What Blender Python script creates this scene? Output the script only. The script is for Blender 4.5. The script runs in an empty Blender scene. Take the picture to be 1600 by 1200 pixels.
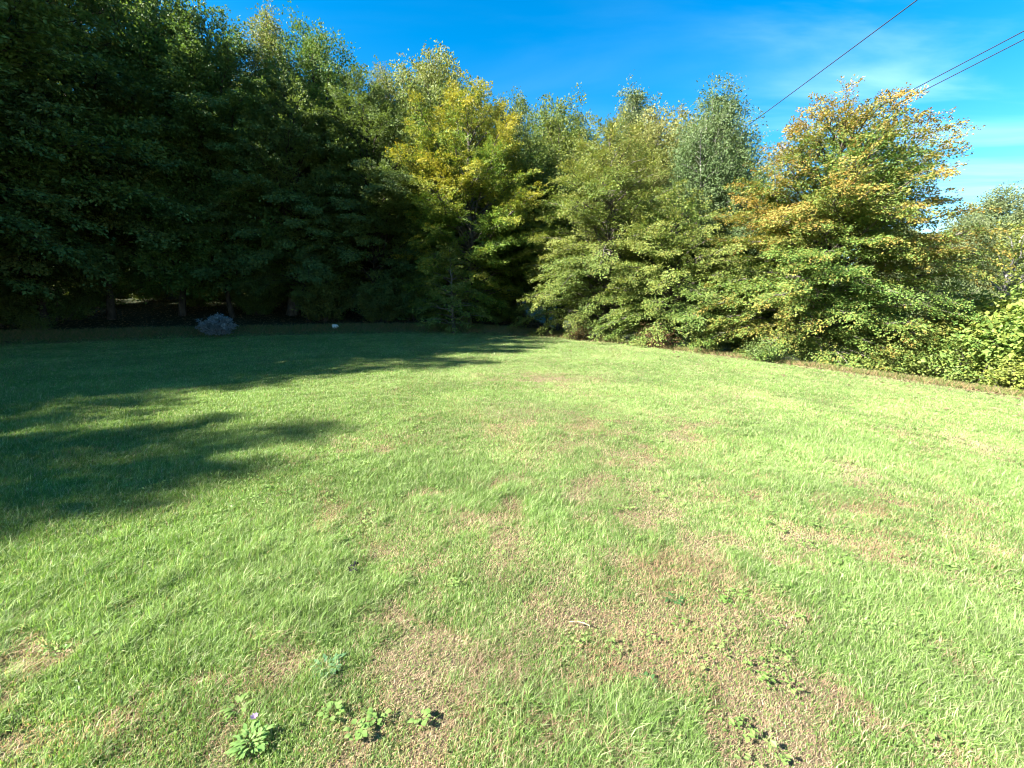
import bpy, math, random
import numpy as np
from mathutils import Vector

# ------------------------------------------------------------------ camera, sky, sun, exposure
SC = bpy.context.scene
COL = SC.collection
F_PX, PITCH, EYE = 680.0, math.atan(130 / 680.0), 1.6

cam_d = bpy.data.cameras.new("camera")
cam = bpy.data.objects.new("camera", cam_d)
COL.objects.link(cam)
cam.location = (0, 0, EYE)
cam.rotation_euler = (math.pi / 2 - PITCH, 0, 0)
cam_d.sensor_width = 36.0
cam_d.lens = F_PX / 1600 * 36.0
cam_d.clip_start, cam_d.clip_end = 0.05, 3000
SC.camera = cam

SUN_AZ = math.atan2(-0.93, -0.37)      # direction to the sun, clockwise from +y
SUN_EL = math.radians(34)
to_sun = Vector((math.sin(SUN_AZ) * math.cos(SUN_EL), math.cos(SUN_AZ) * math.cos(SUN_EL), math.sin(SUN_EL)))
sun_d = bpy.data.lights.new("sun", 'SUN')
sun_d.energy, sun_d.angle, sun_d.color = 5.0, math.radians(0.53), (1.0, 0.965, 0.90)
sun = bpy.data.objects.new("sun", sun_d)
COL.objects.link(sun)
sun.rotation_euler = to_sun.to_track_quat('Z', 'Y').to_euler()

W = bpy.data.worlds.new("World")
SC.world = W
W.use_nodes = True
nt = W.node_tree
nt.nodes.clear()
N = nt.nodes.new
out = N('ShaderNodeOutputWorld')
bg = N('ShaderNodeBackground')
bg.inputs['Strength'].default_value = 0.048
sky = N('ShaderNodeTexSky')
sky.sky_type = 'NISHITA'
sky.sun_disc = False
sky.sun_elevation = SUN_EL
sky.sun_rotation = SUN_AZ
sky.air_density, sky.dust_density, sky.ozone_density = 1.0, 0.3, 2.2
hs = N('ShaderNodeHueSaturation')
hs.inputs['Saturation'].default_value = 1.5
hs.inputs['Hue'].default_value = 0.495
nt.links.new(sky.outputs[0], hs.inputs['Color'])
# thin cirrus, laid on a plane high above (direction x/z, y/z)
tc = N('ShaderNodeTexCoord')
sep = N('ShaderNodeSeparateXYZ')
nt.links.new(tc.outputs['Generated'], sep.inputs[0])
zz = N('ShaderNodeMath'); zz.operation = 'MAXIMUM'; zz.inputs[1].default_value = 0.06
nt.links.new(sep.outputs['Z'], zz.inputs[0])
dx = N('ShaderNodeMath'); dx.operation = 'DIVIDE'
dy = N('ShaderNodeMath'); dy.operation = 'DIVIDE'
nt.links.new(sep.outputs['X'], dx.inputs[0]); nt.links.new(zz.outputs[0], dx.inputs[1])
nt.links.new(sep.outputs['Y'], dy.inputs[0]); nt.links.new(zz.outputs[0], dy.inputs[1])
cmb = N('ShaderNodeCombineXYZ')
nt.links.new(dx.outputs[0], cmb.inputs[0]); nt.links.new(dy.outputs[0], cmb.inputs[1])
mp = N('ShaderNodeMapping')
mp.inputs['Rotation'].default_value = (0, 0, 0.5)
mp.inputs['Scale'].default_value = (0.55, 1.5, 1)
nt.links.new(cmb.outputs[0], mp.inputs[0])
nz = N('ShaderNodeTexNoise')
nz.inputs['Scale'].default_value = 0.9
nz.inputs['Detail'].default_value = 7
nz.inputs['Distortion'].default_value = 0.6
nt.links.new(mp.outputs[0], nz.inputs['Vector'])
r1 = N('ShaderNodeMapRange'); r1.interpolation_type = 'SMOOTHSTEP'
r1.inputs[1].default_value, r1.inputs[2].default_value = 0.42, 0.80
nt.links.new(nz.outputs[0], r1.inputs[0])
dirn = N('ShaderNodeVectorMath'); dirn.operation = 'DOT_PRODUCT'
dirn.inputs[1].default_value = Vector((0.78, 0.55, 0.27)).normalized()
nt.links.new(tc.outputs['Generated'], dirn.inputs[0])
r2 = N('ShaderNodeMapRange'); r2.interpolation_type = 'SMOOTHSTEP'
r2.inputs[1].default_value, r2.inputs[2].default_value = 0.80, 1.0
r2.inputs[3].default_value = 0.10
nt.links.new(dirn.outputs['Value'], r2.inputs[0])
mm = N('ShaderNodeMath'); mm.operation = 'MULTIPLY'
nt.links.new(r1.outputs[0], mm.inputs[0]); nt.links.new(r2.outputs[0], mm.inputs[1])
m2 = N('ShaderNodeMath'); m2.operation = 'MULTIPLY'; m2.inputs[1].default_value = 0.36
nt.links.new(mm.outputs[0], m2.inputs[0])
mx = N('ShaderNodeMix'); mx.data_type = 'RGBA'
nt.links.new(m2.outputs[0], mx.inputs[0])
nt.links.new(hs.outputs[0], mx.inputs[6])
mx.inputs[7].default_value = (5.6, 7.6, 9.2, 1)
nt.links.new(mx.outputs[2], bg.inputs['Color'])
nt.links.new(bg.outputs[0], out.inputs['Surface'])

SC.view_settings.view_transform = 'Standard'
SC.view_settings.look = 'None'
SC.view_settings.gamma = 1
SC.view_settings.exposure = 2.68
SC.render.engine = 'CYCLES'
SC.cycles.max_bounces = 6
SC.cycles.diffuse_bounces = 3
SC.cycles.glossy_bounces = 2
SC.cycles.transmission_bounces = 3
SC.cycles.filter_width = 1.1
SC.cycles.use_denoising = True
SC.cycles.denoising_prefilter = 'ACCURATE'

# ------------------------------------------------------------------ helpers
rng = np.random.default_rng(7)


def nrm(a):
    return a / np.maximum(np.linalg.norm(a, axis=-1, keepdims=True), 1e-9)


def mesh_np(name, verts, faces, cols=None, mats=(), smooth=False):
    """verts (n,3); faces: list of (m,k) index arrays; cols: list of (m,3) per-face colours"""
    me = bpy.data.meshes.new(name)
    verts = np.ascontiguousarray(verts, dtype=np.float32)
    me.vertices.add(len(verts))
    me.vertices.foreach_set('co', verts.ravel())
    idx = np.concatenate([f.ravel() for f in faces]).astype(np.int32)
    tot = np.concatenate([np.full(len(f), f.shape[1], np.int32) for f in faces])
    start = np.concatenate([[0], np.cumsum(tot)[:-1]]).astype(np.int32)
    me.loops.add(len(idx))
    me.loops.foreach_set('vertex_index', idx)
    me.polygons.add(len(tot))
    me.polygons.foreach_set('loop_start', start)
    me.polygons.foreach_set('loop_total', tot)
    me.polygons.foreach_set('use_smooth', np.full(len(tot), smooth, dtype=bool))
    if cols is not None:
        c = np.concatenate(cols)
        a = me.attributes.new('Col', 'FLOAT_COLOR', 'FACE')
        c4 = np.ones((len(c), 4), np.float32)
        c4[:, :3] = c
        a.data.foreach_set('color', c4.ravel())
    me.update(calc_edges=True)
    for m in mats:
        me.materials.append(m)
    return me


def obj(name, me, parent=None, **props):
    o = bpy.data.objects.new(name, me)
    COL.objects.link(o)
    if parent is not None:
        o.parent = parent
    for k, v in props.items():
        o[k] = v
    return o


def thing(name, label, cat, loc, rz=0.0, scale=1.0, group=None):
    o = bpy.data.objects.new(name, None)
    COL.objects.link(o)
    o.empty_display_size = 0.3
    o.location = loc
    o.rotation_euler = (0, 0, rz)
    o.scale = (scale, scale, scale)
    o['label'] = label
    o['category'] = cat
    if group:
        o['group'] = group
    return o


def _hash(i, j, seed):
    n = (i * 374761393 + j * 668265263 + seed * 974711) & 0x7fffffff
    n = ((n ^ (n >> 13)) * 1274126177) & 0x7fffffff
    return ((n ^ (n >> 16)) & 0xffff) / 65535.0


def vnoise(x, y, seed=0):
    xi, yi = np.floor(x).astype(np.int64), np.floor(y).astype(np.int64)
    fx, fy = x - xi, y - yi
    fx, fy = fx * fx * (3 - 2 * fx), fy * fy * (3 - 2 * fy)
    a, b = _hash(xi, yi, seed), _hash(xi + 1, yi, seed)
    c, d = _hash(xi, yi + 1, seed), _hash(xi + 1, yi + 1, seed)
    return (a * (1 - fx) + b * fx) * (1 - fy) + (c * (1 - fx) + d * fx) * fy


def fbm(x, y, seed=0, o=4):
    s, a, t = 0.0, 0.5, 0.0
    for k in range(o):
        s = s + a * vnoise(x * 2 ** k, y * 2 ** k, seed + k * 17)
        t += a
        a *= 0.5
    return s / t


def sstep(a, b, x):
    t = np.clip((x - a) / (b - a), 0, 1)
    return t * t * (3 - 2 * t)


EX = np.array([-80, -40, -20, -13.6, -9, -3.5, 1.5, 4.6, 7.1, 9.3, 12, 16, 24, 60.])
EY = np.array([10, 12, 17, 20.3, 22.5, 23.3, 21.5, 18.6, 16, 13.4, 10.4, 6.5, -6, -50.])


def edge_d(x, y):                       # > 0 behind the meadow's far edge
    return (y - np.interp(x, EX, EY)) * 0.9


def zg(x, y):
    x = np.asarray(x, float); y = np.asarray(y, float)
    e = edge_d(x, y)
    left = sstep(5.0, -3.0, x)
    z = -0.15 * np.log1p(np.exp((x - 4.0) / 2.0)) * (1 - 0.5 * sstep(20, 60, x))
    ep = np.clip(e, 0, 160)
    z = z + left * (0.34 * sstep(-1.2, 0.6, e) + 0.13 * np.clip(ep - 1, 0, None))
    z = z + (1 - left) * (-0.06 * np.clip(ep, 0, 40) + 0.05 * np.clip(ep - 45, 0, 120))
    z = z + 0.10 * (fbm(x * 0.16, y * 0.16, 3, 2) - 0.5) + 0.05 * (fbm(x * 0.7, y * 0.7, 5, 3) - 0.5)
    z = z - 0.05 * (0.0)
    return z


def ray(u, v):
    a, b = (u - 800) / F_PX, (600 - v) / F_PX
    return np.array([a, math.cos(PITCH) + math.sin(PITCH) * b, -math.sin(PITCH) + math.cos(PITCH) * b])


def on_ground(u, v):                    # where a sight line meets the ground
    d = ray(u, v)
    s = 0.5
    while s < 120:
        p = d * s
        if EYE + p[2] <= float(zg(p[0], p[1])):
            break
        s += 0.02
    return p[0], p[1]


# ------------------------------------------------------------------ materials
def new_mat(name):
    m = bpy.data.materials.new(name)
    m.use_nodes = True
    m.node_tree.nodes.clear()
    return m, m.node_tree.nodes.new, m.node_tree.links.new


def leaf_mat(name, trans=0.30, rough=0.55, spec=0.22, vary=0.05, tr_tint=(1.1, 1.15, 0.55)):
    m, n, l = new_mat(name)
    o = n('ShaderNodeOutputMaterial')
    at = n('ShaderNodeAttribute'); at.attribute_name = 'Col'
    oi = n('ShaderNodeObjectInfo')
    hv = n('ShaderNodeHueSaturation')
    mr = n('ShaderNodeMapRange'); mr.inputs[3].default_value, mr.inputs[4].default_value = 0.5 - vary * 0.5, 0.5 + vary * 0.5
    l(oi.outputs['Random'], mr.inputs[0])
    l(mr.outputs[0], hv.inputs['Hue'])
    l(at.outputs['Color'], hv.inputs['Color'])
    p = n('ShaderNodeBsdfPrincipled')
    p.inputs['Roughness'].default_value = rough
    p.inputs['Specular IOR Level'].default_value = spec
    l(hv.outputs[0], p.inputs['Base Color'])
    t = n('ShaderNodeBsdfTranslucent')
    tm = n('ShaderNodeMix'); tm.data_type = 'RGBA'; tm.blend_type = 'MULTIPLY'; tm.inputs[0].default_value = 1
    l(hv.outputs[0], tm.inputs[6]); tm.inputs[7].default_value = (*tr_tint, 1)
    l(tm.outputs[2], t.inputs[0])
    x = n('ShaderNodeMixShader'); x.inputs[0].default_value = trans
    l(p.outputs[0], x.inputs[1]); l(t.outputs[0], x.inputs[2])
    l(x.outputs[0], o.inputs[0])
    return m


def bark_mat(name, c1, c2, sc=6.0):
    m, n, l = new_mat(name)
    o = n('ShaderNodeOutputMaterial')
    tc_ = n('ShaderNodeTexCoord')
    mp_ = n('ShaderNodeMapping'); mp_.inputs['Scale'].default_value = (1, 1, 0.35)
    l(tc_.outputs['Object'], mp_.inputs[0])
    nz_ = n('ShaderNodeTexNoise'); nz_.inputs['Scale'].default_value = sc; nz_.inputs['Detail'].default_value = 6
    l(mp_.outputs[0], nz_.inputs[0])
    cr = n('ShaderNodeValToRGB')
    cr.color_ramp.elements[0].position, cr.color_ramp.elements[1].position = 0.35, 0.68
    cr.color_ramp.elements[0].color, cr.color_ramp.elements[1].color = (*c1, 1), (*c2, 1)
    l(nz_.outputs[0], cr.inputs[0])
    p = n('ShaderNodeBsdfPrincipled'); p.inputs['Roughness'].default_value = 0.9
    p.inputs['Specular IOR Level'].default_value = 0.15
    l(cr.outputs[0], p.inputs['Base Color'])
    b = n('ShaderNodeBump'); b.inputs['Strength'].default_value = 0.6; b.inputs['Distance'].default_value = 0.03
    l(nz_.outputs[0], b.inputs['Height']); l(b.outputs[0], p.inputs['Normal'])
    l(p.outputs[0], o.inputs[0])
    return m


M_LEAF = leaf_mat('leaf')
M_GRASS = leaf_mat('grass_blade', trans=0.36, rough=0.5, spec=0.2, vary=0.0, tr_tint=(1.05, 1.1, 0.6))
M_LITTER = leaf_mat('dry_leaf', trans=0.15, rough=0.7, spec=0.15, vary=0.0, tr_tint=(1, 0.9, 0.6))
M_BARK = bark_mat('grey_bark', (0.055, 0.045, 0.036), (0.16, 0.14, 0.115))
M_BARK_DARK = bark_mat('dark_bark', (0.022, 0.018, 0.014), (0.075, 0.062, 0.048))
M_BARK_PALE = bark_mat('pale_bark', (0.10, 0.09, 0.075), (0.34, 0.32, 0.28))

# ------------------------------------------------------------------ the ground
DRY = [(1000, 710, .5), (1350, 800, .4), (1240, 820, .3), (1375, 862, .28), (1470, 892, .30), (1000, 975, .35), (1150, 990, .3),
       (1240, 1090, .42), (1120, 1060, .3), (1340, 1120, .3), (700, 1000, .22), (560, 990, .2), (600, 1130, .24), (700, 1080, .22), (1100, 795, .35),
       (60, 1140, .22), (200, 948, .2), (560, 800, .4), (810, 770, .4), (1480, 690, .6), (1100, 672, .6), (905, 665, .7), (960, 760, .4),
       (650, 960, .18), (450, 1090, .16), (1020, 850, .35), (900, 930, .25), (1400, 1180, .25), (820, 1160, .2), (1180, 1040, .35), (1290, 1150, .28), (1440, 1160, .22), (780, 1020, .18), (60, 1000, .2), (150, 1090, .14), (20, 1080, .14), (700, 1150, .16),
       (1050, 900, .3), (560, 700, .5), (700, 862, .25), (330, 1120, .15), (1380, 745, .4), (1140, 830, .35), (250, 1180, .2), (860, 590, 1.2)]
LUSH = [(850, 770, .5), (1300, 690, .8), (1520, 980, .35), (1480, 1080, .3), (120, 960, .5), (300, 900, .5), (1260, 770, .5), (640, 740, .6),
        (400, 930, .35), (1050, 1160, .2), (880, 1130, .2), (1200, 900, .3), (480, 960, .25), (1560, 760, .6)]
DRYW = [(*on_ground(u, v), r) for u, v, r in DRY]
LUSHW = [(*on_ground(u, v), r) for u, v, r in LUSH]


DK = 0.58


def dryness(x, y):
    """0 lush green .. 1 bare straw"""
    wx = x + 0.75 * (fbm(x * 2.3, y * 2.3, 21, 3) - 0.5) * 2
    wy = y + 0.75 * (fbm(x * 2.3, y * 2.3, 31, 3) - 0.5) * 2
    d = 0.34 * sstep(0.46, 0.78, fbm(x * 0.9, y * 0.9, 11, 4)) + 0.30 * sstep(0.52, 0.75, fbm(x * 3.5, y * 3.5, 41, 3))
    near = sstep(9.0, 1.5, np.hypot(x, y))
    d = d * (0.45 + 1.0 * near)
    d = d * (0.30 + 0.70 * sstep(-3.0, -0.2, x + 0.25 * (y - 4)))      # the left of the meadow is greener
    kn = 0.10 + 1.7 * sstep(.25, .75, fbm(x * 4, y * 4, 91, 4))
    for px, py, r in DRYW:
        q = ((wx - px) / (r * 1.5)) ** 2 + ((wy - py) / r) ** 2
        d = d + DK * np.exp(-q * 2.0) * kn
    for px, py, r in LUSHW:
        q = ((wx - px) / (r * 1.3)) ** 2 + ((wy - py) / r) ** 2
        d = d - 0.42 * np.exp(-q * 1.3) * np.clip(1.6 - kn, .1, 2)
    e = edge_d(x, y)
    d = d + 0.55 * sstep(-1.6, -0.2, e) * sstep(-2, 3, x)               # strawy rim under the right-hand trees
    return np.clip(d, 0, 1)


def axis(lo, hi, a, b, step):
    core = np.arange(a, b + 1e-6, step)
    g, s, p = [], step, a
    while p > lo:
        s *= 1.16; p -= s; g.append(p)
    h, s, p = [], step, b
    while p < hi:
        s *= 1.16; p += s; h.append(p)
    return np.array(g[::-1] + list(core) + h)


gx, gy = axis(-900, 900, -26, 22, 0.14), axis(-300, 1200, -2, 30, 0.14)
X, Y = np.meshgrid(gx, gy)
Z = zg(X, Y) - 0.012
nx, ny = len(gx), len(gy)
V = np.stack([X.ravel(), Y.ravel(), Z.ravel()], 1)
ii = np.arange(nx * ny).reshape(ny, nx)
Fq = np.stack([ii[:-1, :-1].ravel(), ii[:-1, 1:].ravel(), ii[1:, 1:].ravel(), ii[1:, :-1].ravel()], 1)
fx, fy = V[Fq, 0].mean(1), V[Fq, 1].mean(1)
dr = dryness(fx, fy)
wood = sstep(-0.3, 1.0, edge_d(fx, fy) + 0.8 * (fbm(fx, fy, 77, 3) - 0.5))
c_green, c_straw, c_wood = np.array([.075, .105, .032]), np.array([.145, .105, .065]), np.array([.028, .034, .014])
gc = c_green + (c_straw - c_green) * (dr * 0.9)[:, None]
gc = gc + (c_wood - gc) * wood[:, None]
m_ground, n, l = new_mat('meadow_soil')
o_ = n('ShaderNodeOutputMaterial')
at = n('ShaderNodeAttribute'); at.attribute_name = 'Col'
tcg = n('ShaderNodeTexCoord')
ng = n('ShaderNodeTexNoise'); ng.inputs['Scale'].default_value = 38; ng.inputs['Detail'].default_value = 5
l(tcg.outputs['Object'], ng.inputs[0])
mrg = n('ShaderNodeMapRange'); mrg.inputs[1].default_value, mrg.inputs[2].default_value = 0.3, 0.7
mrg.inputs[3].default_value, mrg.inputs[4].default_value = 0.55, 1.35
l(ng.outputs[0], mrg.inputs[0])
vm = n('ShaderNodeVectorMath'); vm.operation = 'SCALE'
l(at.outputs['Color'], vm.inputs[0]); l(mrg.outputs[0], vm.inputs['Scale'])
pg = n('ShaderNodeBsdfPrincipled'); pg.inputs['Roughness'].default_value = 0.95
pg.inputs['Specular IOR Level'].default_value = 0.1
l(vm.outputs[0], pg.inputs['Base Color'])
bm_ = n('ShaderNodeBump'); bm_.inputs['Strength'].default_value = 0.7; bm_.inputs['Distance'].default_value = 0.02
l(ng.outputs[0], bm_.inputs['Height']); l(bm_.outputs[0], pg.inputs['Normal'])
l(pg.outputs[0], o_.inputs[0])
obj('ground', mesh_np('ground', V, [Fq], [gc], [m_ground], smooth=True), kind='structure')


# ------------------------------------------------------------------ trees
def bez(p0, p1, p2, t):
    t = t[..., None]
    return (1 - t) ** 2 * p0 + 2 * t * (1 - t) * p1 + t * t * p2


def tubes(paths, radii, sides=5):
    """paths list of (k,3), radii list of (k,) -> verts, quads"""
    vs, fs, off = [], [], 0
    ang = np.arange(sides) * 2 * math.pi / sides
    for P, R in zip(paths, radii):
        k = len(P)
        T = nrm(np.gradient(P, axis=0))
        ref = np.where(np.abs(T[:, 2:3]) > 0.9, np.array([[1., 0, 0]]), np.array([[0, 0, 1.]]))
        A = nrm(np.cross(T, ref)); B = np.cross(T, A)
        v = P[:, None] + R[:, None, None] * (np.cos(ang)[None, :, None] * A[:, None] + np.sin(ang)[None, :, None] * B[:, None])
        vs.append(v.reshape(-1, 3))
        i = np.arange(k * sides).reshape(k, sides)
        j = np.roll(i, -1, 1)
        fs.append(np.stack([i[:-1].ravel(), j[:-1].ravel(), j[1:].ravel(), i[1:].ravel()], 1) + off)
        off += k * sides
    return np.concatenate(vs), np.concatenate(fs)


def leaves_mesh(name, P, D, Nn, L, Wd, C, mat, fold=0.12):
    """one folded rhombic leaf per row"""
    S = nrm(np.cross(Nn, D)); Nn = np.cross(D, S)
    L, Wd = L[:, None], Wd[:, None]
    v = np.stack([P, P + D * L * .48 + S * Wd * .5 + Nn * L * fold, P + D * L + Nn * L * -0.05, P + D * L * .48 - S * Wd * .5 + Nn * L * fold], 1)
    f = np.arange(len(P) * 4).reshape(-1, 4)
    return mesh_np(name, v.reshape(-1, 3), [f], [C], [mat])


PAL = {  # leaf pigments: base green, second green, autumn colour
    'dark': ((.082, .122, .036), (.130, .175, .046), (.15, .16, .04)),
    'mid': ((.075, .130, .026), (.110, .160, .034), (.19, .18, .04)),
    'gold': ((.115, .185, .028), (.185, .230, .034), (.40, .275, .040)),
    'beech': ((.084, .160, .034), (.140, .212, .048), (.28, .22, .055)),
    'copper': ((.090, .172, .034), (.145, .212, .044), (.43, .190, .050)),
    'olive': ((.112, .165, .042), (.165, .210, .060), (.24, .21, .075)),
    'grey': ((.090, .132, .044), (.132, .172, .064), (.18, .18, .09)),
    'lime': ((.115, .180, .034), (.175, .230, .050), (.32, .27, .05)),
}


def build_tree(seed, H, Wd, cb, prof, pal, nl=60, style='layer', leaf=0.11, spray=0.55, lps=26, autumn=0.3, lat=1.0,
               elev=(5, 60), droop=0.25, trunk_r=None, bark=None, lean=(0, 0), nstem=1, lump=0.22, twig=True, inner=0.30):
    r = np.random.default_rng(seed)
    pt = np.linspace(0, 1, len(prof))
    trunk_r = trunk_r or 0.014 * H + 0.05
    tp = np.linspace(0, 1, 14)
    stems = []
    for s in range(nstem):
        a = s * 2.4 + r.random() * 6
        sp = 0.0 if nstem == 1 else 0.16 * Wd
        wob = np.cumsum(r.normal(0, 0.012 * H, (14, 2)), 0) * 0.6
        wob -= wob[:1]
        x = lean[0] * tp ** 1.4 * H + wob[:, 0] + math.cos(a) * sp * tp ** 0.8
        y = lean[1] * tp ** 1.4 * H + wob[:, 1] + math.sin(a) * sp * tp ** 0.8
        stems.append(np.stack([x, y, tp * H * (0.96 if s == 0 else r.uniform(.75, .95)) - 0.25], 1))
    flare = 1 + 0.45 * np.exp(-tp * 22)
    paths = list(stems)
    rads = [np.maximum(trunk_r / (1 if nstem == 1 else 1.5) * (1 - tp) ** 0.8 * flare, 0.012) for _ in stems]
    az0 = r.random() * 6.28
    ga = []
    SP, SA, SN, SO = [], [], [], []       # spray origin, axis, normal, outerness
    ph = r.random(6) * 6.28
    for i in range(nl):
        t = min(1.0, (i + r.random()) / nl)
        t = 1 - (1 - t) ** 0.92
        az = az0 + i * 2.39996 + r.normal(0, .25)
        lumpf = 1 + lump * (math.sin(2 * az + ph[0] + 5 * t) * .5 + math.sin(3 * az + ph[1] - 9 * t) * .35 + math.sin(az * 5 + t * 23 + ph[2]) * .3)
        R = np.interp(t, pt, prof) * Wd / 2 * lumpf * r.uniform(.8, 1.1)
        R = max(R, 0.25)
        he = (cb + (1 - cb) * t) * H
        st = stems[r.integers(nstem)]
        el = math.radians(elev[0] + (elev[1] - elev[0]) * t ** 1.3 + r.normal(0, 7))
        hs_ = max(he - R * math.tan(el), 0.10 * H if cb < .2 else cb * H * .75)
        hs_ = min(hs_, 0.93 * H)
        p0 = np.array([np.interp(hs_, st[:, 2], st[:, k]) for k in range(3)])
        ax = np.array([np.interp(he, st[:, 2], st[:, k]) for k in range(2)])
        p2 = np.array([ax[0] + math.cos(az) * R, ax[1] + math.sin(az) * R, he - droop * R * 0.35])
        p1 = (p0 + p2) / 2 + np.array([0, 0, droop * R * 0.55])
        ll = np.linalg.norm(p2 - p0)
        k = 7
        tt = np.linspace(0, 1, k)
        P = bez(p0, p1, p2, tt)
        P[1:-1] += r.normal(0, .02 * ll, (k - 2, 3))
        rb = np.clip(0.012 + 0.011 * ll, .012, trunk_r * .6)
        paths.append(P); rads.append(rb * (1 - tt) ** .9 + .004)
        nlat = max(3, int(ll * 5.2 * lat))
        tl = inner + (1 - inner) * (np.arange(nlat) + r.random(nlat)) / nlat
        Q = np.stack([np.interp(tl, tt, P[:, k_]) for k_ in range(3)], 1)
        T = nrm(np.stack([np.interp(tl, tt, np.gradient(P[:, k_])) for k_ in range(3)], 1))
        side = np.where(np.arange(nlat) % 2 == 0, 1., -1.)[:, None]
        hz = nrm(np.cross(T, np.array([[0, 0, 1.]])) + 1e-6)
        ld = nrm(T * .75 + side * hz * r.uniform(.4, 1.0, (nlat, 1)) + r.normal(0, .22, (nlat, 3)) * (np.array([1, 1, .35]) if style == 'layer' else 1) + np.array([0, 0, .10]))
        llen = np.clip(.30 * ll * (1.15 - tl) * r.uniform(.5, 1.25, nlat), .15, 1.9)
        nsp = np.maximum(1, np.round(llen / (spray * .55))).astype(int)
        for q in range(nlat):
            w = (np.arange(nsp[q]) + .5) / nsp[q]
            o = Q[q] + ld[q] * (llen[q] * w)[:, None]
            o[:, 2] -= droop * .35 * (llen[q] * w) ** 2
            SP.append(o)
            sgn = np.where(np.arange(nsp[q]) % 2 == 0, 1, -1)[:, None] * .35
            SA.append(nrm(ld[q] + sgn * np.cross(ld[q], [0, 0, 1])))
            SO.append(np.full(nsp[q], tl[q]) * (.6 + .4 * w))
            if twig and llen[q] > .35:
                e = Q[q] + ld[q] * llen[q]; e[2] -= droop * .35 * llen[q] ** 2
                paths.append(np.stack([Q[q], (Q[q] + e) / 2 + [0, 0, .03], e]))
                rads.append(np.array([.010, .007, .003]))
        # tip
        SP.append(P[-1:]); SA.append(T[-1:]); SO.append(np.array([1.]))
    # leader tuft
    for st in stems:
        kk = 10
        hh = r.uniform(.84, 1.0, kk)
        o = np.stack([np.interp(hh, tp, st[:, k_]) for k_ in range(3)], 1)
        a = r.random(kk) * 6.28
        SP.append(o); SA.append(nrm(np.stack([np.cos(a), np.sin(a), r.uniform(.3, 1.6, kk)], 1))); SO.append(np.ones(kk))
    SP, SA, SO = np.concatenate(SP), np.concatenate(SA), np.concatenate(SO)
    n = len(SP)
    SP = SP + r.normal(0, .10 if style == 'layer' else .2, (n, 3)) * (np.array([1, 1, .5]) if style == 'layer' else 1)
    out_ = nrm(SP * np.array([1, 1, 0]) + 1e-6)
    if style == 'layer':
        SA = nrm(SA + r.normal(0, .18, (n, 3)) + np.array([0, 0, -.22]) - 0.0)
        SN = nrm(np.array([0, 0, 1.]) + .55 * out_ + r.normal(0, .17, (n, 3)))
        thick, width, ldn = .055, .9, .38
    elif style == 'weep':
        SA = nrm(SA * .55 + np.array([0, 0, -.55]) + r.normal(0, .3, (n, 3)))
        SN = nrm(out_ + r.normal(0, .6, (n, 3)))
        thick, width, ldn = .35, .6, .9
    else:
        SA = nrm(SA + r.normal(0, .5, (n, 3)) + np.array([0, 0, .15]))
        SN = nrm(out_ * .7 + np.array([0, 0, .8]) + r.normal(0, .55, (n, 3)))
        thick, width, ldn = .28, .9, .75
    # cluster noise in 3-D for tints
    cl = np.sin(SP[:, 0] * 1.3 + ph[3]) * np.sin(SP[:, 1] * 1.3 + ph[4]) + np.sin(SP[:, 2] * 1.7 + SP[:, 0] * .7 + ph[5])
    sr = r.random(n)
    idx = np.repeat(np.arange(n), lps)
    m = len(idx)
    u = r.random(m); w = r.uniform(-1, 1, m)
    a, nn = SA[idx], SN[idx]
    ss = nrm(np.cross(nn, a)); nn = np.cross(a, ss)
    ln = spray * (.7 + .6 * sr[idx])
    half = width * .5 * ln * np.sin(np.pi * np.clip(u * .85 + .12, 0, 1))
    P = SP[idx] + a * (ln * (u - .25))[:, None] + ss * (half * w)[:, None] + nn * (r.normal(0, thick, m) * ln)[:, None]
    P[:, 2] -= .10 * (w * w) * ln
    D = nrm(a * .8 + ss * (np.sign(w) * .42)[:, None] + r.normal(0, .35 if style == 'layer' else .6, (m, 3)))
    Nn = nrm(nn + r.normal(0, ldn, (m, 3)))
    L = leaf * r.uniform(.65, 1.25, m)
    c0, c1, c2 = (np.array(k) for k in PAL[pal])
    mixv = np.clip(.5 + .22 * cl[idx] + .35 * (sr[idx] - .5) + r.normal(0, .22, m), 0, 1)
    C = c0 + (c1 - c0) * mixv[:, None]
    hrel = np.clip(P[:, 2] / H, 0, 1)
    au = autumn * (.35 + .9 * SO[idx] ** 2) * (.35 + 1.0 * hrel) + .20 * cl[idx] * autumn + .5 * autumn * (r.random(n)[idx] - .5)
    au = autumn * 1.35 * sstep(.25, 1.30, au / max(autumn, .01)) if pal in ('copper', 'gold') else au
    au = np.clip(au + r.normal(0, .13, m) * (autumn > 0), 0, 1)
    C = C + (c2 - C) * au[:, None]
    C = C * r.uniform(.78, 1.25, (m, 1))
    ok = P[:, 2] > 0.12
    P, D, Nn, L, C = P[ok], D[ok], Nn[ok], L[ok], C[ok]
    crown = leaves_mesh('crown', P, D, Nn, L, L * (.62 if style != 'weep' else .42), C, M_LEAF)
    tv, tf = tubes(paths, rads, 6)
    trunk = mesh_np('trunk', tv, [tf], None, [bark or M_BARK], smooth=True)
    return trunk, crown


def plant_tree(meshes, name, label, x, y, rz=0, s=1.0, group=None, cat='tree', dz=0.0):
    t = thing(name, label, cat, (x, y, float(zg(x, y)) + dz), rz, s, group)
    obj('trunk', meshes[0], t)
    obj('crown', meshes[1], t)
    return t


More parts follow.
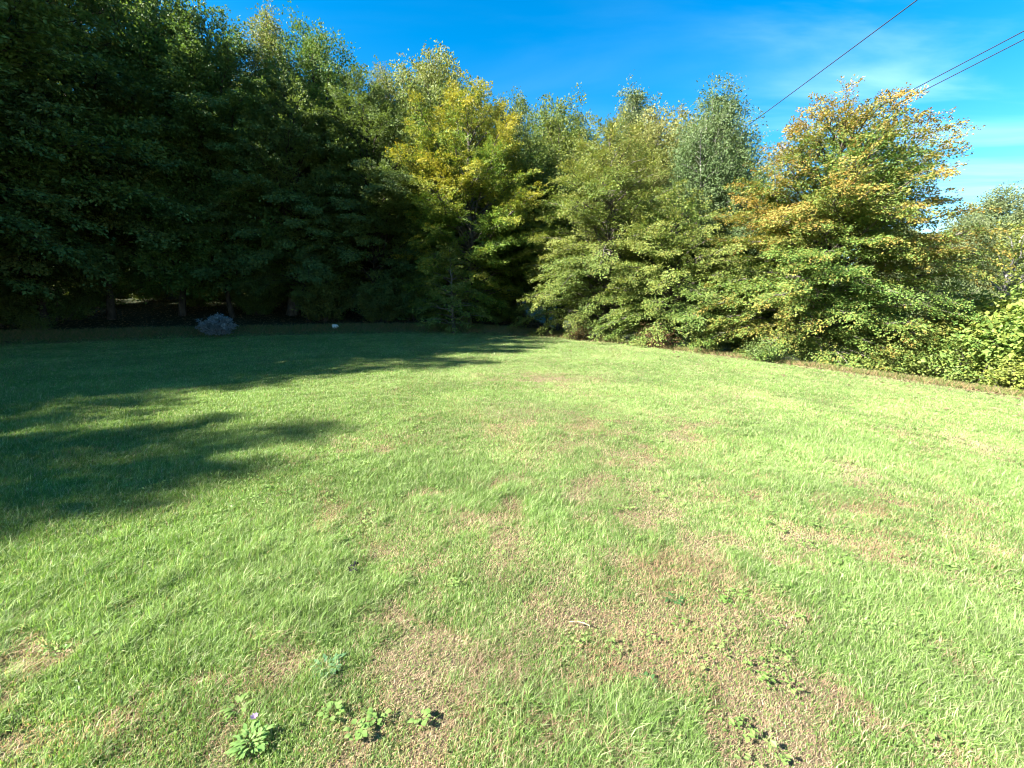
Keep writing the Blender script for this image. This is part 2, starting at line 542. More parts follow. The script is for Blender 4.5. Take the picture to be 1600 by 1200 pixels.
OVAL = (.35, .75, .95, 1., .95, .8, .55, .12)
WIDE_LOW = (.72, .92, 1., .97, .88, .72, .50, .10)
DOME = (.55, .85, 1., 1., .92, .75, .45, .08)
COPPER = (.80, .95, 1., .97, .92, .84, .68, .30)
SPIRE = (.6, 1., .95, .8, .6, .42, .25, .05)
COLUMN = (.6, .95, 1., 1., .95, .8, .55, .12)


def px_at(u, v, y):                     # x of a sight line at forward distance y
    d = ray(u, v)
    return d[0] / d[1] * y


def top_h(u, v, y):                     # height above ground of a sight line at distance y
    d = ray(u, v)
    return EYE + d[2] / d[1] * y - float(zg(d[0] / d[1] * y, y))


WOOD = 'trees of the shaded wood'
EDGE = 'sunlit trees along the meadow edge'

# --- sunlit trees, middle and right
t = build_tree(101, 12.0, 8.6, .05, OVAL, 'gold', nl=130, leaf=.088, spray=.6, lps=46, inner=.34, lump=.3, autumn=.50, elev=(0, 65), lat=1.15)
plant_tree(t, 'gold_beech_tree', 'tall beech turning golden yellow, brightest crown beside the dark wood', px_at(726, 300, 24.2), 24.2, group=EDGE)
t = build_tree(122, 9.5, 7.6, .03, WIDE_LOW, 'beech', nl=150, leaf=.078, spray=.60, lps=50, inner=.28, lump=.24, autumn=.24, elev=(-4, 55), lat=1.15, droop=.4)
plant_tree(t, 'green_beech_tree', 'wide green beech with low sweeping branches, right of the golden tree', px_at(945, 400, 20.6), 20.6, 1.0, group=EDGE)
t = build_tree(103, 8.8, 7.1, .02, COPPER, 'copper', nl=215, leaf=.072, spray=.56, lps=54, inner=.25, autumn=.36, lump=.15, lean=(-.025, 0), elev=(-2, 55), lat=1.15, droop=.35)
plant_tree(t, 'copper_beech_tree', 'broad beech tipped orange and copper standing alone under the power lines', px_at(1282, 400, 15.9), 15.9, .4, group=EDGE)
t = build_tree(104, 6.2, 6.4, .03, WIDE_LOW, 'beech', nl=110, leaf=.078, spray=.58, lps=50, inner=.28, lump=.24, autumn=.24, elev=(-4, 55), lat=1.15, droop=.4)
plant_tree(t, 'green_beech_tree', 'lower green beech filling the gap beside the orange tipped beech', px_at(1060, 420, 18.4), 18.4, 2.2, group=EDGE)
t = build_tree(105, 13.0, 8.2, .15, OVAL, 'mid', nl=130, style='bush', leaf=.12, spray=.6, lps=34, autumn=.35, elev=(15, 70))
plant_tree(t, 'broadleaf_tree', 'rounded light green tree top between the golden beech and the wide green beech', px_at(878, 250, 27.5), 27.5, .3, group=EDGE)
m_olive = build_tree(106, 13.0, 8.8, .12, OVAL, 'olive', nl=150, style='bush', leaf=.12, spray=.6, lps=34, autumn=.40, elev=(20, 72))
plant_tree(m_olive, 'broadleaf_tree', 'olive green tree behind the two green beeches, left of the grey feathery tree', px_at(1030, 250, 24.8), 24.8, 1.3, .93, group=EDGE)
m_weep = build_tree(107, 12.0, 5.2, .10, COLUMN, 'grey', lump=.45, nl=180, style='weep', leaf=.12, spray=.65, lps=44, autumn=.2, elev=(30, 78), bark=M_BARK_PALE)
plant_tree(m_weep, 'willow_tree', 'slender grey green feathery tree with the single power line ending behind it', px_at(1108, 250, 20.6), 20.6, 0, .93, group=EDGE)
m_spire = build_tree(108, 14.0, 6.4, .15, SPIRE, 'grey', lump=.4, nl=170, style='weep', leaf=.125, spray=.65, lps=40, autumn=.25, elev=(30, 75), bark=M_BARK_PALE)
plant_tree(m_spire, 'birch_tree', 'thin feathery spire rising highest behind the wide green beech', px_at(962, 200, 27.2), 27.2, 0, 1.0, group=EDGE)
plant_tree(m_weep, 'willow_tree', 'small grey green tree top in the gap left of the orange tipped beech', px_at(1172, 300, 27.5), 27.5, 2.1, .88, group=EDGE)
t = build_tree(110, 4.4, 3.4, .04, SPIRE, 'beech', nl=42, leaf=.10, spray=.5, lps=26, autumn=.15, elev=(0, 50))
plant_tree(t, 'beech_sapling', 'young beech at the foot of the golden beech, half in shade', px_at(706, 430, 22.0), 22.0, .8)

# --- the shaded wood on the left
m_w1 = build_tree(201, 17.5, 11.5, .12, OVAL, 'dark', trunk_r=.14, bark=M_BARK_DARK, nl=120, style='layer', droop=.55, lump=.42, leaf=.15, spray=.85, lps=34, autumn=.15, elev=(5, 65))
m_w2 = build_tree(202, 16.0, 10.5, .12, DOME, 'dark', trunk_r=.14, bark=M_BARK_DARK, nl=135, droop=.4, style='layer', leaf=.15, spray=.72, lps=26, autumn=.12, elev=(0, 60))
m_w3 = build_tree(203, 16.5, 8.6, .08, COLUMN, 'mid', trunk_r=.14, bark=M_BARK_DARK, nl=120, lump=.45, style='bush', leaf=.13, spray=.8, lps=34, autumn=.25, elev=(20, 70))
m_w4 = build_tree(204, 15.0, 7.0, .12, SPIRE, 'olive', nl=120, style='weep', leaf=.13, spray=.65, lps=30, autumn=.35, elev=(25, 75))


def wood_tree(m, u, v, y, topv, H, label, name='broadleaf_tree', rz=0.0):
    x = px_at(u, v, y)
    s = top_h(u, topv, y) / H
    return plant_tree(m, name, label, x, y, rz, s, WOOD)


wood_tree(m_w1, 30, 300, 19.5, -190, 17.5, 'dark leafy tree at the left border of the picture', rz=.4)
wood_tree(m_w2, 140, 300, 21.5, -160, 16.0, 'dark tree second from the left border with broad leaf layers', rz=1.7)
wood_tree(m_w3, 250, 250, 23.5, -60, 16.5, 'dark tree above the silvery bush leaning crown into the sky corner', rz=.2)
wood_tree(m_w1, 335, 250, 24.0, 12, 17.5, 'dark green tree with sunlit crest directly behind the silvery bush', rz=2.6)
wood_tree(m_w4, 430, 200, 26.0, 2, 15.0, 'sunlit pointed tree top left of the blue sky gap', rz=.9)
wood_tree(m_w3, 500, 200, 27.0, 40, 16.5, 'tall light green tree with ragged crest right of the sunlit pointed top', rz=3.3)
wood_tree(m_w2, 465, 300, 24.4, 120, 16.0, 'dark layered tree standing on the bank above the white stone', rz=4.1)
wood_tree(m_w1, 570, 250, 25.2, 108, 17.5, 'dark tree touching the left flank of the golden beech', rz=5.2)
wood_tree(m_w4, 610, 200, 29.5, 100, 15.0, 'small pale top peeping left of the golden beech crest', rz=2.4)
wood_tree(m_olive, 685, 200, 29.0, 82, 13.2, 'yellowish olive top directly behind the golden beech crest', rz=.5)
wood_tree(m_w3, 800, 250, 29.5, 150, 16.5, 'dark green tree in the gap right of the golden beech', rz=1.1)
# deeper rows of the wood
rr = random.Random(5)
k = 0
for row, (yy, us) in enumerate(((30, (60, 190, 310, 400, 545)), (36, (-40, 110, 240, 350, 470, 600, 720, 850)), (46, (40, 180, 300, 430, 560, 680, 800, 930, 1060)))):
    for u in us:
        m, H = ((m_w1, 17.5), (m_w2, 16.0), (m_w3, 16.5))[k % 3]
        y = yy + rr.uniform(-1.5, 1.5)
        x = px_at(u + rr.uniform(-25, 25), 300, y)
        plant_tree(m, 'woodland_tree', 'dark tree deep inside the shaded wood behind the front trunks' if x < 0 else 'tree of the back row hidden behind the sunlit beeches', x, y, rr.uniform(0, 6.28), rr.uniform(.72, .88),
                   'back rows of the wood')
        k += 1
# the wood goes on along the left of the meadow, out of the picture; it throws the long shadow
for x, y, s, m in ((-20.5, 11.0, .90, m_w1), (-20.6, 15.2, 1.05, m_w1), (-25.5, 13.5, .95, m_w2), (-24.2, 2.2, .90, m_w2), (-23.0, 1.0, .82, m_w2), (-26.8, 3.6, .90, m_w2), (-22.4, 6.3, 1.04, m_w2), (-20.8, -2.4, .76, m_w1),
                   (-27, -9.0, .8, m_w1), (-28.5, 0.5, .8, m_w1), (-26.6, -6, 1.0, m_w3), (-30, 8, .9, m_w2), (-31, 15, .8, m_w1), (-34, 3, .9, m_w3), (-35, 11, .85, m_w1), (-33, 20, .8, m_w3)):
    plant_tree(m, 'woodland_tree', 'tree of the wood continuing along the left side of the meadow', x, y, rr.uniform(0, 6.28), s, 'wood beside the meadow')

# --- right background
m_b1 = build_tree(301, 13.0, 9.0, .06, DOME, 'grey', nl=150, style='bush', leaf=.14, spray=.75, lps=32, autumn=.25)
for u, tv, y, lab in ((1545, 300, 36, 'greyish green tree farther down the slope right of the orange tipped beech'),
                      (1640, 285, 33, 'greyish green tree at the right border farther down the slope'),
                      (1495, 335, 30, 'dull green tree crown tucked behind the right flank of the orange tipped beech')):
    x = px_at(u, 400, y)
    plant_tree(m_b1, 'broadleaf_tree', lab, x, y, u * .7, top_h(u, tv, y) / 13.0, group='trees farther down the slope')
for i in range(14):
    x, y = 12 + i * 6.5 + rr.uniform(-2, 2), 62 - i * 2.2 + rr.uniform(-4, 4)
    plant_tree((m_b1, m_w3, m_olive)[i % 3], 'woodland_tree', 'distant tree on the far slope behind the right hand trees', x, y, rr.uniform(0, 6), rr.uniform(.9, 1.15), 'trees on the far slope')
plant_tree(m_b1, 'broadleaf_tree', 'shadowy tree filling the gaps low behind the orange tipped beech', px_at(1390, 400, 25), 25, 4.0, .62, group='trees farther down the slope')
plant_tree(m_b1, 'broadleaf_tree', 'shadowy tree filling the gap between the willow and the orange tipped beech', px_at(1235, 400, 27), 27, 1.0, .60, group='trees farther down the slope')
t = build_tree(302, 5.4, 3.2, .12, OVAL, 'lime', nl=40, leaf=.10, spray=.5, lps=18, autumn=.2, elev=(10, 65), bark=M_BARK_PALE, twig=True)
plant_tree(t, 'young_tree', 'young pale stemmed tree with thin foliage among the shrubs on the right', px_at(1557, 480, 14.6), 14.6, 0)


# ------------------------------------------------------------------ shrubs
def build_shrub(seed, H, Wd, pal, leaf=.10, nstems=34, lpsn=34, autumn=.2, spray=.4, style='bush'):
    r = np.random.default_rng(seed)
    paths, rads, SP, SA = [], [], [], []
    for i in range(nstems):
        az, q = r.random() * 6.28, r.random() ** .6
        R, h = q * Wd / 2, H * (1 - .55 * q * q) * r.uniform(.7, 1.05)
        p0 = np.array([math.cos(az) * R * .25, math.sin(az) * R * .25, -.08])
        p2 = np.array([math.cos(az) * R, math.sin(az) * R, h])
        p1 = (p0 + p2) / 2 + np.array([0, 0, h * .25])
        P = bez(p0, p1, p2, np.linspace(0, 1, 6))
        paths.append(P); rads.append(np.linspace(.014, .004, 6))
        ns = max(3, int(H * 6))
        tt = np.linspace(.15, 1, ns)
        SP.append(bez(p0, p1, p2, tt) + r.normal(0, .12 * spray / .4, (ns, 3)))
        a = r.random(ns) * 6.28
        SA.append(nrm(np.stack([np.cos(a) + math.cos(az) * .6, np.sin(a) + math.sin(az) * .6, r.uniform(-.2, .7, ns)], 1)))
    SP, SA = np.concatenate(SP), np.concatenate(SA)
    n_ = len(SP)
    idx = np.repeat(np.arange(n_), lpsn)
    m = len(idx)
    P = SP[idx] + SA[idx] * (spray * r.uniform(-.2, .8, m))[:, None] + r.normal(0, spray * .28, (m, 3))
    D = nrm(SA[idx] + r.normal(0, .6, (m, 3)))
    Nn = nrm(np.array([0, 0, 1.]) + .4 * nrm(P * [1, 1, 0] + 1e-6) + r.normal(0, .5, (m, 3)))
    c0, c1, c2 = (np.array(k_) for k_ in PAL[pal])
    sv = r.random(n_)[idx]
    C = c0 + (c1 - c0) * np.clip(sv + r.normal(0, .2, m), 0, 1)[:, None]
    C = C + (c2 - C) * np.clip(autumn * (r.random(n_)[idx] * 1.6) + r.normal(0, .1, m), 0, 1)[:, None]
    C = C * r.uniform(.75, 1.25, (m, 1))
    ok = P[:, 2] > .02
    P, D, Nn, C = P[ok], D[ok], Nn[ok], C[ok]
    L = leaf * r.uniform(.65, 1.25, len(P))
    tv, tf = tubes(paths, rads, 5)
    return mesh_np('stems', tv, [tf], None, [M_BARK], smooth=True), leaves_mesh('foliage', P, D, Nn, L, L * .68, C, M_LEAF)


def plant_shrub(ms, name, label, x, y, rz=0, s=1.0, group=None, cat='shrub'):
    t = thing(name, label, cat, (x, y, float(zg(x, y))), rz, s, group)
    obj('stems', ms[0], t); obj('foliage', ms[1], t)
    return t


PAL['bracken'] = ((.115, .058, .028), (.17, .085, .04), (.10, .10, .035))
PAL['silver'] = ((.20, .24, .27), (.32, .36, .40), (.20, .24, .22))
s_a = build_shrub(401, 1.7, 2.8, 'lime', .10, 40, 30, .25)
s_b = build_shrub(402, 1.3, 2.4, 'beech', .09, 36, 30, .2)
s_c = build_shrub(403, .8, 1.5, 'lime', .08, 30, 26, .15, spray=.3)
RS = 'shrubs along the right edge of the meadow'
for ms, u, v, y, s, rz, lab, nm in (
        (s_c, 1590, 612, 10.6, 1.0, 0, 'bright yellow green shrub at the right border, lowest of the shrubs', 'leafy_shrub'),
        (s_b, 1520, 590, 11.9, 1.0, 1, 'low green shrub left of the bright yellow green one', 'leafy_shrub'),
        (s_a, 1590, 560, 13.2, 1.7, 2, 'tall pale shrub at the right border below the young tree', 'leafy_shrub'),
        (s_a, 1480, 560, 13.8, 1.35, 3.4, 'tall pale shrub touching the right foot of the orange tipped beech', 'leafy_shrub'),
        (s_b, 1400, 565, 13.6, .8, 4.6, 'small shrub in the dark gap under the orange tipped beech', 'leafy_shrub'),
        (s_a, 1640, 540, 11.8, 1.6, 5.2, 'pale shrub cut by the right border behind the bright one', 'leafy_shrub')):
    plant_shrub(ms, nm, lab, px_at(u, v, y), y, rz, s, RS)
s_d = build_shrub(404, .75, 1.5, 'bracken', .07, 36, 18, .3, spray=.3)
plant_shrub(s_d, 'dead_shrub', 'rust brown withered shrub under the lower green beech', px_at(1022, 525, 17.2), 17.2, 0, 1.0, 'withered shrubs')
plant_shrub(s_d, 'dead_shrub', 'flat rust brown bracken in front of the wide green beech', px_at(905, 535, 19.0), 19.0, 2, .75, 'withered shrubs')
s_e = build_shrub(405, .85, 1.35, 'silver', .085, 40, 34, .1, spray=.15)
bx, by = on_ground(343, 523)
plant_shrub(s_e, 'silvery_bush', 'rounded silvery blue bush on the shaded bank', bx, by, 0, 1.02, cat='bush')
s_f = build_shrub(406, .7, 1.6, 'dark', .07, 30, 24, .1)
for i, (u, v, lab) in enumerate(((20, 520, 'dark undergrowth shrub on the bank at the left border'), (690, 505, 'dark undergrowth shrub at the foot of the young beech'),
                                 (1120, 552, 'dark shrub under the low branches left of the orange tipped beech'), (1225, 570, 'dark shrub beneath the orange tipped beech'))):
    x, y = on_ground(u, v)
    plant_shrub(s_f, 'undergrowth_shrub', lab, x, y + .9, i * 1.3, .8 + .15 * i % .4, 'undergrowth at the foot of the trees')

s_g = build_shrub(407, 2.6, 3.6, 'dark', .12, 34, 30, .1)
for i, (u, y) in enumerate(((-10, 19), (75, 20.5), (400, 25.2), (505, 24.6), (590, 24.8), (650, 25.4), (790, 25.5))):
    plant_shrub(s_g, 'understorey_shrub', 'dark leafy understorey bush between the trunks at the front of the wood', px_at(u, 470, y), y, i * 1.9, (.8, 1.1, .7, .95)[i % 4], 'understorey bushes in the wood')

s_h = build_shrub(408, 2.2, 3.4, 'mid', .11, 30, 24, .25)
for i, (u, y) in enumerate(((40, 27), (130, 29), (185, 33), (235, 28), (285, 34), (330, 29), (375, 31), (430, 29.5), (470, 34), (520, 30), (100, 38), (260, 41), (400, 40), (160, 25.5), (310, 26.3))):
    plant_shrub(s_h, 'understorey_shrub', 'green understorey bush standing deep between the trunks of the wood', px_at(u, 470, y), y, i * 2.3, (.6, .9, .75, 1.0)[i % 4], 'understorey bushes in the wood')


# ------------------------------------------------------------------ power lines
def wire(label, x, z, r_):
    ys = np.linspace(-60, 150, 80)
    sag = z + 0.0006 * (ys - 16) ** 2 * .35
    P = np.stack([np.full_like(ys, x), ys, sag], 1)
    v, f = tubes([P], [np.full(len(ys), r_)], 6)
    m_ = bpy.data.materials.get('cable') or bark_mat('cable', (.02, .02, .022), (.035, .035, .04), 20)
    obj('power_line', mesh_np('power_line', v, [f], None, [m_], True), label=label, category='power line', group='overhead power lines')


wire('single overhead wire crossing the sky, left of the close pair', 10.15, 9.0, .014)
wire('upper wire of the close pair above the orange tipped beech', 14.3, 9.0, .014)
wire('lower wire of the close pair above the orange tipped beech', 14.72, 8.98, .014)

# ------------------------------------------------------------------ white stone on the bank, fallen twig
def rock(name, label, x, y, sx, sy, sz, col, seed):
    r = np.random.default_rng(seed)
    nu, nv = 18, 12
    th, fi = np.meshgrid(np.linspace(0, 2 * math.pi, nu, endpoint=False), np.linspace(.02, math.pi - .02, nv))
    d = np.stack([np.cos(th) * np.sin(fi), np.sin(th) * np.sin(fi), np.cos(fi)], -1)
    for _ in range(9):                   # cleave flat facets
        a = nrm(r.normal(0, 1, 3)); q = d @ a; k_ = r.uniform(.55, .85)
        d = d - np.clip(q - k_, 0, None)[..., None] * a
    v = d.reshape(-1, 3) * [sx, sy, sz]
    i = np.arange(nu * nv).reshape(nv, nu); j = np.roll(i, -1, 1)
    f = np.stack([i[:-1].ravel(), i[1:].ravel(), j[1:].ravel(), j[:-1].ravel()], 1)
    m_ = bark_mat('pale_stone', tuple(c * .7 for c in col), col, 14)
    o = obj(name, mesh_np(name, v, [f, i[:1], i[-1:, ::-1]], None, [m_]), label=label, category='stone')
    o.location = (x, y, float(zg(x, y)) + sz * .55)
    o.rotation_euler = (.1, .35, .6)


wx, wy = on_ground(523, 513)
rock('stone', 'small white stone lying on the shaded bank', wx, wy, .2, .15, .16, (.85, .80, .70), 4)
x, y = on_ground(905, 985)
P = np.array([[-.05, .012, .012], [-.015, .004, .022], [.02, -.004, .02], [.05, -.018, .014]])
v, f = tubes([P], [np.array([.003, .004, .004, .0025])], 7)
o = obj('twig', mesh_np('twig', v, [f], None, [bark_mat('dry_twig', (.16, .11, .06), (.42, .33, .2), 60)], True),
        label='short bleached twig lying in the dry grass', category='twig')
o.location = (x, y, float(zg(x, y)) + .012)


x, y = on_ground(553, 897)  # small dark hole in the turf, its darkness painted on near-black leaf shapes
r = np.random.default_rng(9)
n_ = 9
P = np.stack([r.normal(0, .012, n_), np.linspace(-.035, .05, n_), r.uniform(.012, .03, n_)], 1)
D = nrm(r.normal(0, 1, (n_, 3)) * [1, 1, .4] + [0, .4, 0])
o = obj('dark_divot', leaves_mesh('dark_divot', P, D, nrm(r.normal(0, .6, (n_, 3)) + [0, 0, 1]), np.full(n_, .032), np.full(n_, .016), np.tile([[.012, .011, .012]], (n_, 1)), M_LITTER, .3),
        label='small dark divot in the green grass, its darkness painted on black leaf shapes', category='leaf')
o.location = (x, y, float(zg(x, y)) + .01)


# ------------------------------------------------------------------ broad-leaved weeds in the near grass
def weed_mesh(seed, nleaf, R, H, ll, round_=False, col=((.13, .22, .05), (.19, .28, .08))):
    r = np.random.default_rng(seed)
    vs, f4, f3, cs4, off = [], [], [], [], 0
    for i in range(nleaf):
        az = r.random() * 6.28
        q = math.sqrt(r.random())
        base = np.array([math.cos(az) * R * .55 * q, math.sin(az) * R * .55 * q, 0.0])
        if round_:
            base[:2] *= 1.8
        h = H * r.uniform(.4, 1.0)
        a = np.array([math.cos(az + r.normal(0, .5)), math.sin(az + r.normal(0, .5)), 0])
        s_ = np.array([-a[1], a[0], 0])
        L = ll * r.uniform(.65, 1.2)
        Wl = L * (.85 if round_ else .36) * r.uniform(.8, 1.15)
        t_ = np.array([0, .22, .48, .75, 1.])
        wv = np.array([.12, .75, 1., .72, .04]) * Wl / 2
        up = r.uniform(.15, .8)
        cz = h * (.25 if not round_ else .8) + L * up * (t_ - .75 * t_ ** 2)
        mid = base + a * (L * t_)[:, None] * math.cos(up * .6) + np.array([0, 0, 1.]) * cz[:, None]
        mid -= np.array([0, 0, 1.]) * (0.010)
        lft = mid + s_ * wv[:, None] + np.array([0, 0, .16]) * wv[:, None]
        rgt = mid - s_ * wv[:, None] + np.array([0, 0, .16]) * wv[:, None]
        vs.append(np.concatenate([lft, mid, rgt]))
        for k_ in range(4):
            f4.append([off + k_, off + 5 + k_, off + 6 + k_, off + 1 + k_])
            f4.append([off + 5 + k_, off + 10 + k_, off + 11 + k_, off + 6 + k_])
        c = np.array(col[0]) + (np.array(col[1]) - np.array(col[0])) * r.random()
        cs4 += [c * r.uniform(.9, 1.1)] * 8
        off += 15
    return np.concatenate(vs), [np.array(f4)], [np.array(cs4)]


def weed(label, u, v, name='weed_plant', **kw):
    x, y = on_ground(u, v)
    vv, ff, cc = weed_mesh(**kw)
    vv = vv * (.5 if kw.get('round_') else .62)
    o = obj(name, mesh_np(name, vv, ff, cc, [M_GRASS], True), label=label, category='weed')
    o['group'] = 'broad leaved weeds in the near grass'
    o.location = (x, y, float(zg(x, y)))
    return o


weed('largest clump of broad upright leaves near the bottom edge, with a mauve flower', 392, 1165, seed=1, nleaf=130, R=.15, H=.22, ll=.044, col=((.13, .24, .06), (.20, .31, .09)))
weed('flat bluish green leafy rosette above the big weed clump', 512, 1045, seed=2, nleaf=70, R=.15, H=.10, ll=.05, col=((.08, .17, .07), (.13, .23, .10)))
weed('small round leaved weed beside the big clump, left of the twin clover patches', 520, 1122, seed=3, nleaf=22, R=.065, H=.07, ll=.042, round_=True)
weed('clover patch with bright round leaves, lower of the twin patches', 560, 1150, seed=4, nleaf=30, R=.065, H=.08, ll=.042, round_=True)
weed('clover patch with bright round leaves, upper of the twin patches', 590, 1125, seed=5, nleaf=20, R=.065, H=.07, ll=.042, round_=True)
weed('clover patch right of the twin patches on the dry ground', 655, 1130, seed=6, nleaf=24, R=.065, H=.07, ll=.042, round_=True)
weed('pale green weed left of the bluish rosette', 372, 1103, seed=7, nleaf=26, R=.09, H=.05, ll=.055)
weed('small dark green weed on the bare patch in the right foreground', 1052, 935, seed=8, nleaf=26, R=.11, H=.05, ll=.06, col=((.045, .11, .03), (.08, .16, .05)))
weed('low leafy weed at the right of the dry foreground patch', 1480, 1095, seed=9, nleaf=36, R=.18, H=.07, ll=.09)
weed('leafy weed below the largest lush tuft on the right', 1560, 1110, seed=10, nleaf=30, R=.16, H=.07, ll=.09, col=((.12, .19, .05), (.17, .25, .08)))
weed('dark leafy weed on the brown patch low in the middle', 1010, 1070, seed=12, nleaf=24, R=.10, H=.05, ll=.05, col=((.045, .11, .03), (.08, .16, .05)))
fx_, fy_ = on_ground(404, 1146)
fl = bpy.data.objects['weed_plant']
r_ = np.random.default_rng(3)
aa = np.linspace(0, 6.28, 9)[:-1]
Pf = np.tile(np.array([[.012, .02, .1]]), (8, 1))
Df = nrm(np.stack([np.cos(aa), np.sin(aa), np.full(8, .5)], 1))
obj('flower', leaves_mesh('flower', Pf, Df, nrm(np.tile([[0, 0, 1.]], (8, 1)) + Df * -.3), np.full(8, .017), np.full(8, .011), np.tile([[.30, .22, .36]], (8, 1)), M_GRASS), fl)


# ------------------------------------------------------------------ grass (stuff) and fallen leaves
def scatter(nb, rmin, rmax, half, seed, k0):
    """points round the viewer, thinning with distance as 1 / (1 + (r / k0)^2)"""
    r = np.random.default_rng(seed)
    a, b = math.log1p((rmin / k0) ** 2), math.log1p((rmax / k0) ** 2)
    rad = k0 * np.sqrt(np.expm1(a + (b - a) * r.random(nb)))
    th = r.uniform(-half, half, nb)
    return rad * np.sin(th), rad * np.cos(th), rad, r


x, y, rad, r = scatter(3000000, 1.0, 34, math.radians(60), 11, 3.0)
d = dryness(x, y)
e = edge_d(x, y)
keep = (e < .6 + .8 * (r.random(len(x)) - .5)) & (r.random(len(x)) > .35 * d)
x, y, rad, d, e = x[keep], y[keep], rad[keep], d[keep], e[keep]
nb = len(x)
tuft = fbm(x * 1.6, y * 1.6, 51, 3)
tuft2 = fbm(x * 6.0, y * 6.0, 61, 2)
lush = np.zeros(nb)
for px, py, rr_ in LUSHW:
    lush += np.exp(-(((x - px) / (rr_ * 1.3)) ** 2 + ((y - py) / rr_) ** 2))
lush = np.clip(lush + .8 * sstep(-1.0, -4.0, x) * sstep(12, 3, y), 0, 1)
h = (.018 + .046 * tuft ** 1.5 + .035 * sstep(.5, .8, tuft2) +   .052 * lush * (.4 + 1.2 * fbm(x * 4.5, y * 4.5, 181, 2))) * (1 - .55 * d) * r.uniform(.55, 1.35, nb)
h *= .57 * (1 + .9 * (r.random(nb) < .03))
h = h * (1 + .010 * rad)
wid = (.0012 + .0011 * r.random(nb)) * (1 + .28 * rad)
az = r.normal(.2, 1.3, nb)                                # a light lean to the right
lean = np.abs(r.normal(.75, .45, nb)) + 1.1 * d * r.random(nb)
dirx, diry = np.cos(az), np.sin(az)
yaw = r.random(nb) * 6.28
sx, sy = np.cos(yaw) * wid * .5, np.sin(yaw) * wid * .5
z0 = zg(x, y) - .014
hz = h / np.sqrt(1 + .5 * lean ** 2)
b0 = np.stack([x - sx, y - sy, z0], 1); b1 = np.stack([x + sx, y + sy, z0], 1)
mx_, my_ = x + dirx * h * lean * .30, y + diry * h * lean * .30
m0 = np.stack([mx_ - sx * .85, my_ - sy * .85, z0 + .62 * hz + .004], 1); m1 = np.stack([mx_ + sx * .85, my_ + sy * .85, z0 + .62 * hz + .004], 1)
tip = np.stack([x + dirx * h * lean * .95, y + diry * h * lean * .95, z0 + hz * (1 - .12 * lean) + .006], 1)
Vb = np.stack([b0, b1, m1, m0, tip], 1).reshape(-1, 3)
i0 = np.arange(nb)[:, None] * 5
q4 = i0 + np.array([[0, 1, 2, 3]]); q3 = i0 + np.array([[3, 2, 4]])
g1, g2, g3 = np.array([.140, .250, .050]), np.array([.225, .330, .100]), np.array([.34, .41, .19])
st1, st2 = np.array([.47, .37, .24]), np.array([.24, .15, .09])
mv = np.clip(.55 * fbm(x * .8, y * .8, 71, 3) * 2 - .25 + r.normal(0, .25, nb), 0, 1)[:, None]
C = g1 + (g2 - g1) * mv
C = np.where((r.random(nb) < .24)[:, None], g3, C)
isdry = r.random(nb) < np.clip(.09 + .66 * d - .12 * lush, 0.02, .58)
st3 = np.array([.42, .28, .15])
Cs = st1 + (st2 - st1) * np.clip(r.random(nb) * .7 + .9 * (fbm(x * 2.1, y * 2.1, 161, 3) - .35), 0, 1)[:, None]
Cs = Cs + (st3 - Cs) * (sstep(.48, .68, fbm(x * 1.7 + 9, y * 1.7, 171, 3)) * .42)[:, None]
C = np.where(isdry[:, None], Cs, C)
C = C * r.uniform(.62, 1.25, (nb, 1))
C = C * (.69 + .52 * fbm(x * 1.1, y * 1.1, 131, 4) + .30 * (fbm(x * 7, y * 7, 141, 2) - .5))[:, None] * np.array([1.04, 1.0, 1.0])
obj('grass', mesh_np('grass', Vb, [q4, q3], [C, C], [M_GRASS]), kind='stuff', label='short mown meadow grass, green with straw coloured dry patches', category='grass')

# coarse longer blades / tussocks along the edge of the wood and the meadow rim
nf = 60000
r = np.random.default_rng(15)
x = r.uniform(-26, 15, nf); y = np.interp(x, EX, EY) + r.normal(0, .45, nf)
z = zg(x, y)
hh = .16 * r.uniform(.4, 1.4, nf)
az = r.random(nf) * 6.28
P = np.stack([x, y, z - .02], 1)
D = nrm(np.stack([np.cos(az) * .6, np.sin(az) * .6, np.ones(nf)], 1))
Nn = nrm(np.stack([-np.sin(az), np.cos(az), np.full(nf, .2)], 1))
cm = r.random((nf, 1))
Cc = np.where(cm < .5, np.array([[.12, .15, .04]]), np.array([[.26, .19, .09]])) * r.uniform(.7, 1.2, (nf, 1))
obj('rough_grass', leaves_mesh('rough_grass', P, D, Nn, hh, np.full(nf, .016), Cc, M_GRASS, 0), kind='stuff', label='rough grass along the foot of the bank and trees', category='grass')

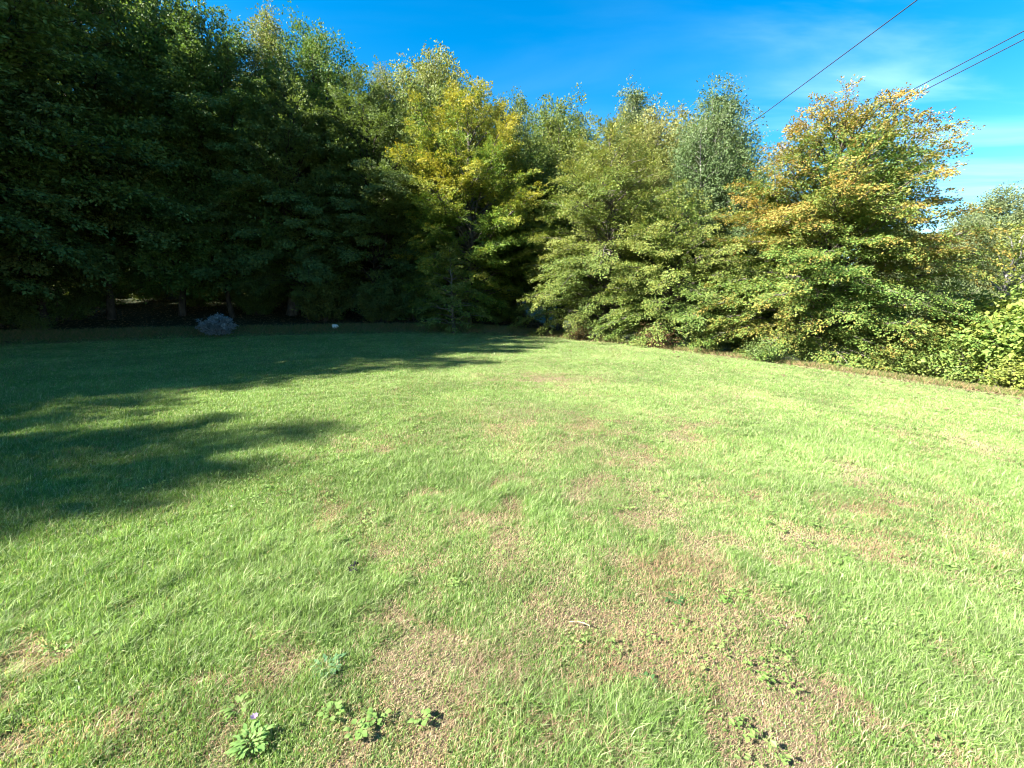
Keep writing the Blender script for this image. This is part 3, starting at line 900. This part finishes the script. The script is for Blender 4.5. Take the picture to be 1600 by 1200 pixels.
# fallen leaves over the floor of the wood and the rim below the trees
nf = 36000
x = r.uniform(-40, 16, nf); y = np.interp(x, EX, EY) + np.abs(r.normal(0, 9, nf)) - .6
s_ = r.random(nf) < .2
y[s_] = np.interp(x[s_], EX, EY) - np.abs(r.normal(0, .8, s_.sum()))
s_ = r.random(nf) < .012
x[s_] = r.uniform(-3, 12, s_.sum()); y[s_] = np.interp(x[s_], EX, EY) - np.abs(r.normal(0, 3.5, s_.sum()))
z = zg(x, y)
az = r.random(nf) * 6.28
P = np.stack([x, y, z + .012], 1)
D = nrm(np.stack([np.cos(az), np.sin(az), r.normal(0, .25, nf)], 1))
Nn = nrm(np.stack([r.normal(0, .35, nf), r.normal(0, .35, nf), np.ones(nf)], 1))
Cc = np.array([[.10, .072, .038]]) + r.random((nf, 1)) * np.array([[.12, .09, .05]])
L = r.uniform(.06, .12, nf)
obj('fallen_leaves', leaves_mesh('fallen_leaves', P, D, Nn, L, L * .65, Cc, M_LITTER), kind='stuff', label='brown fallen leaves on the floor of the wood', category='leaves')

# low clover and plantain leaves growing all through the lawn
nc = 1900
cx, cy, crad, r = scatter(nc, 1.2, 22, math.radians(58), 77, 4.5)
ok = (edge_d(cx, cy) < -.3) & (fbm(cx * .7, cy * .7, 151, 3) + .25 * r.random(nc) > .52)
cx, cy, crad = cx[ok], cy[ok], crad[ok]
per = 18
idx = np.repeat(np.arange(len(cx)), per)
m = len(idx)
cr = r.uniform(.02, .085, len(cx))[idx]
q, a = np.sqrt(r.random(m)), r.random(m) * 6.28
x, y = cx[idx] + cr * q * np.cos(a), cy[idx] + cr * q * np.sin(a)
P = np.stack([x, y, zg(x, y) + r.uniform(.004, .034, m)], 1)
b = r.random(m) * 6.28
D = nrm(np.stack([np.cos(b), np.sin(b), r.uniform(-.1, .45, m)], 1))
Nn = nrm(np.stack([r.normal(0, .3, m), r.normal(0, .3, m), np.ones(m)], 1))
tone = r.random(len(cx))[idx][:, None]
C = (np.array([.125, .215, .045]) + tone * np.array([.11, .12, .05])) * r.uniform(.8, 1.2, (m, 1))
L = r.uniform(.010, .026, m) * (1 + .03 * crad[idx])
obj('clover', leaves_mesh('clover', P, D, Nn, L, L * r.uniform(.45, .9, m), C, M_GRASS, .08), kind='stuff', label='small clover and plantain leaves scattered through the lawn', category='clover')
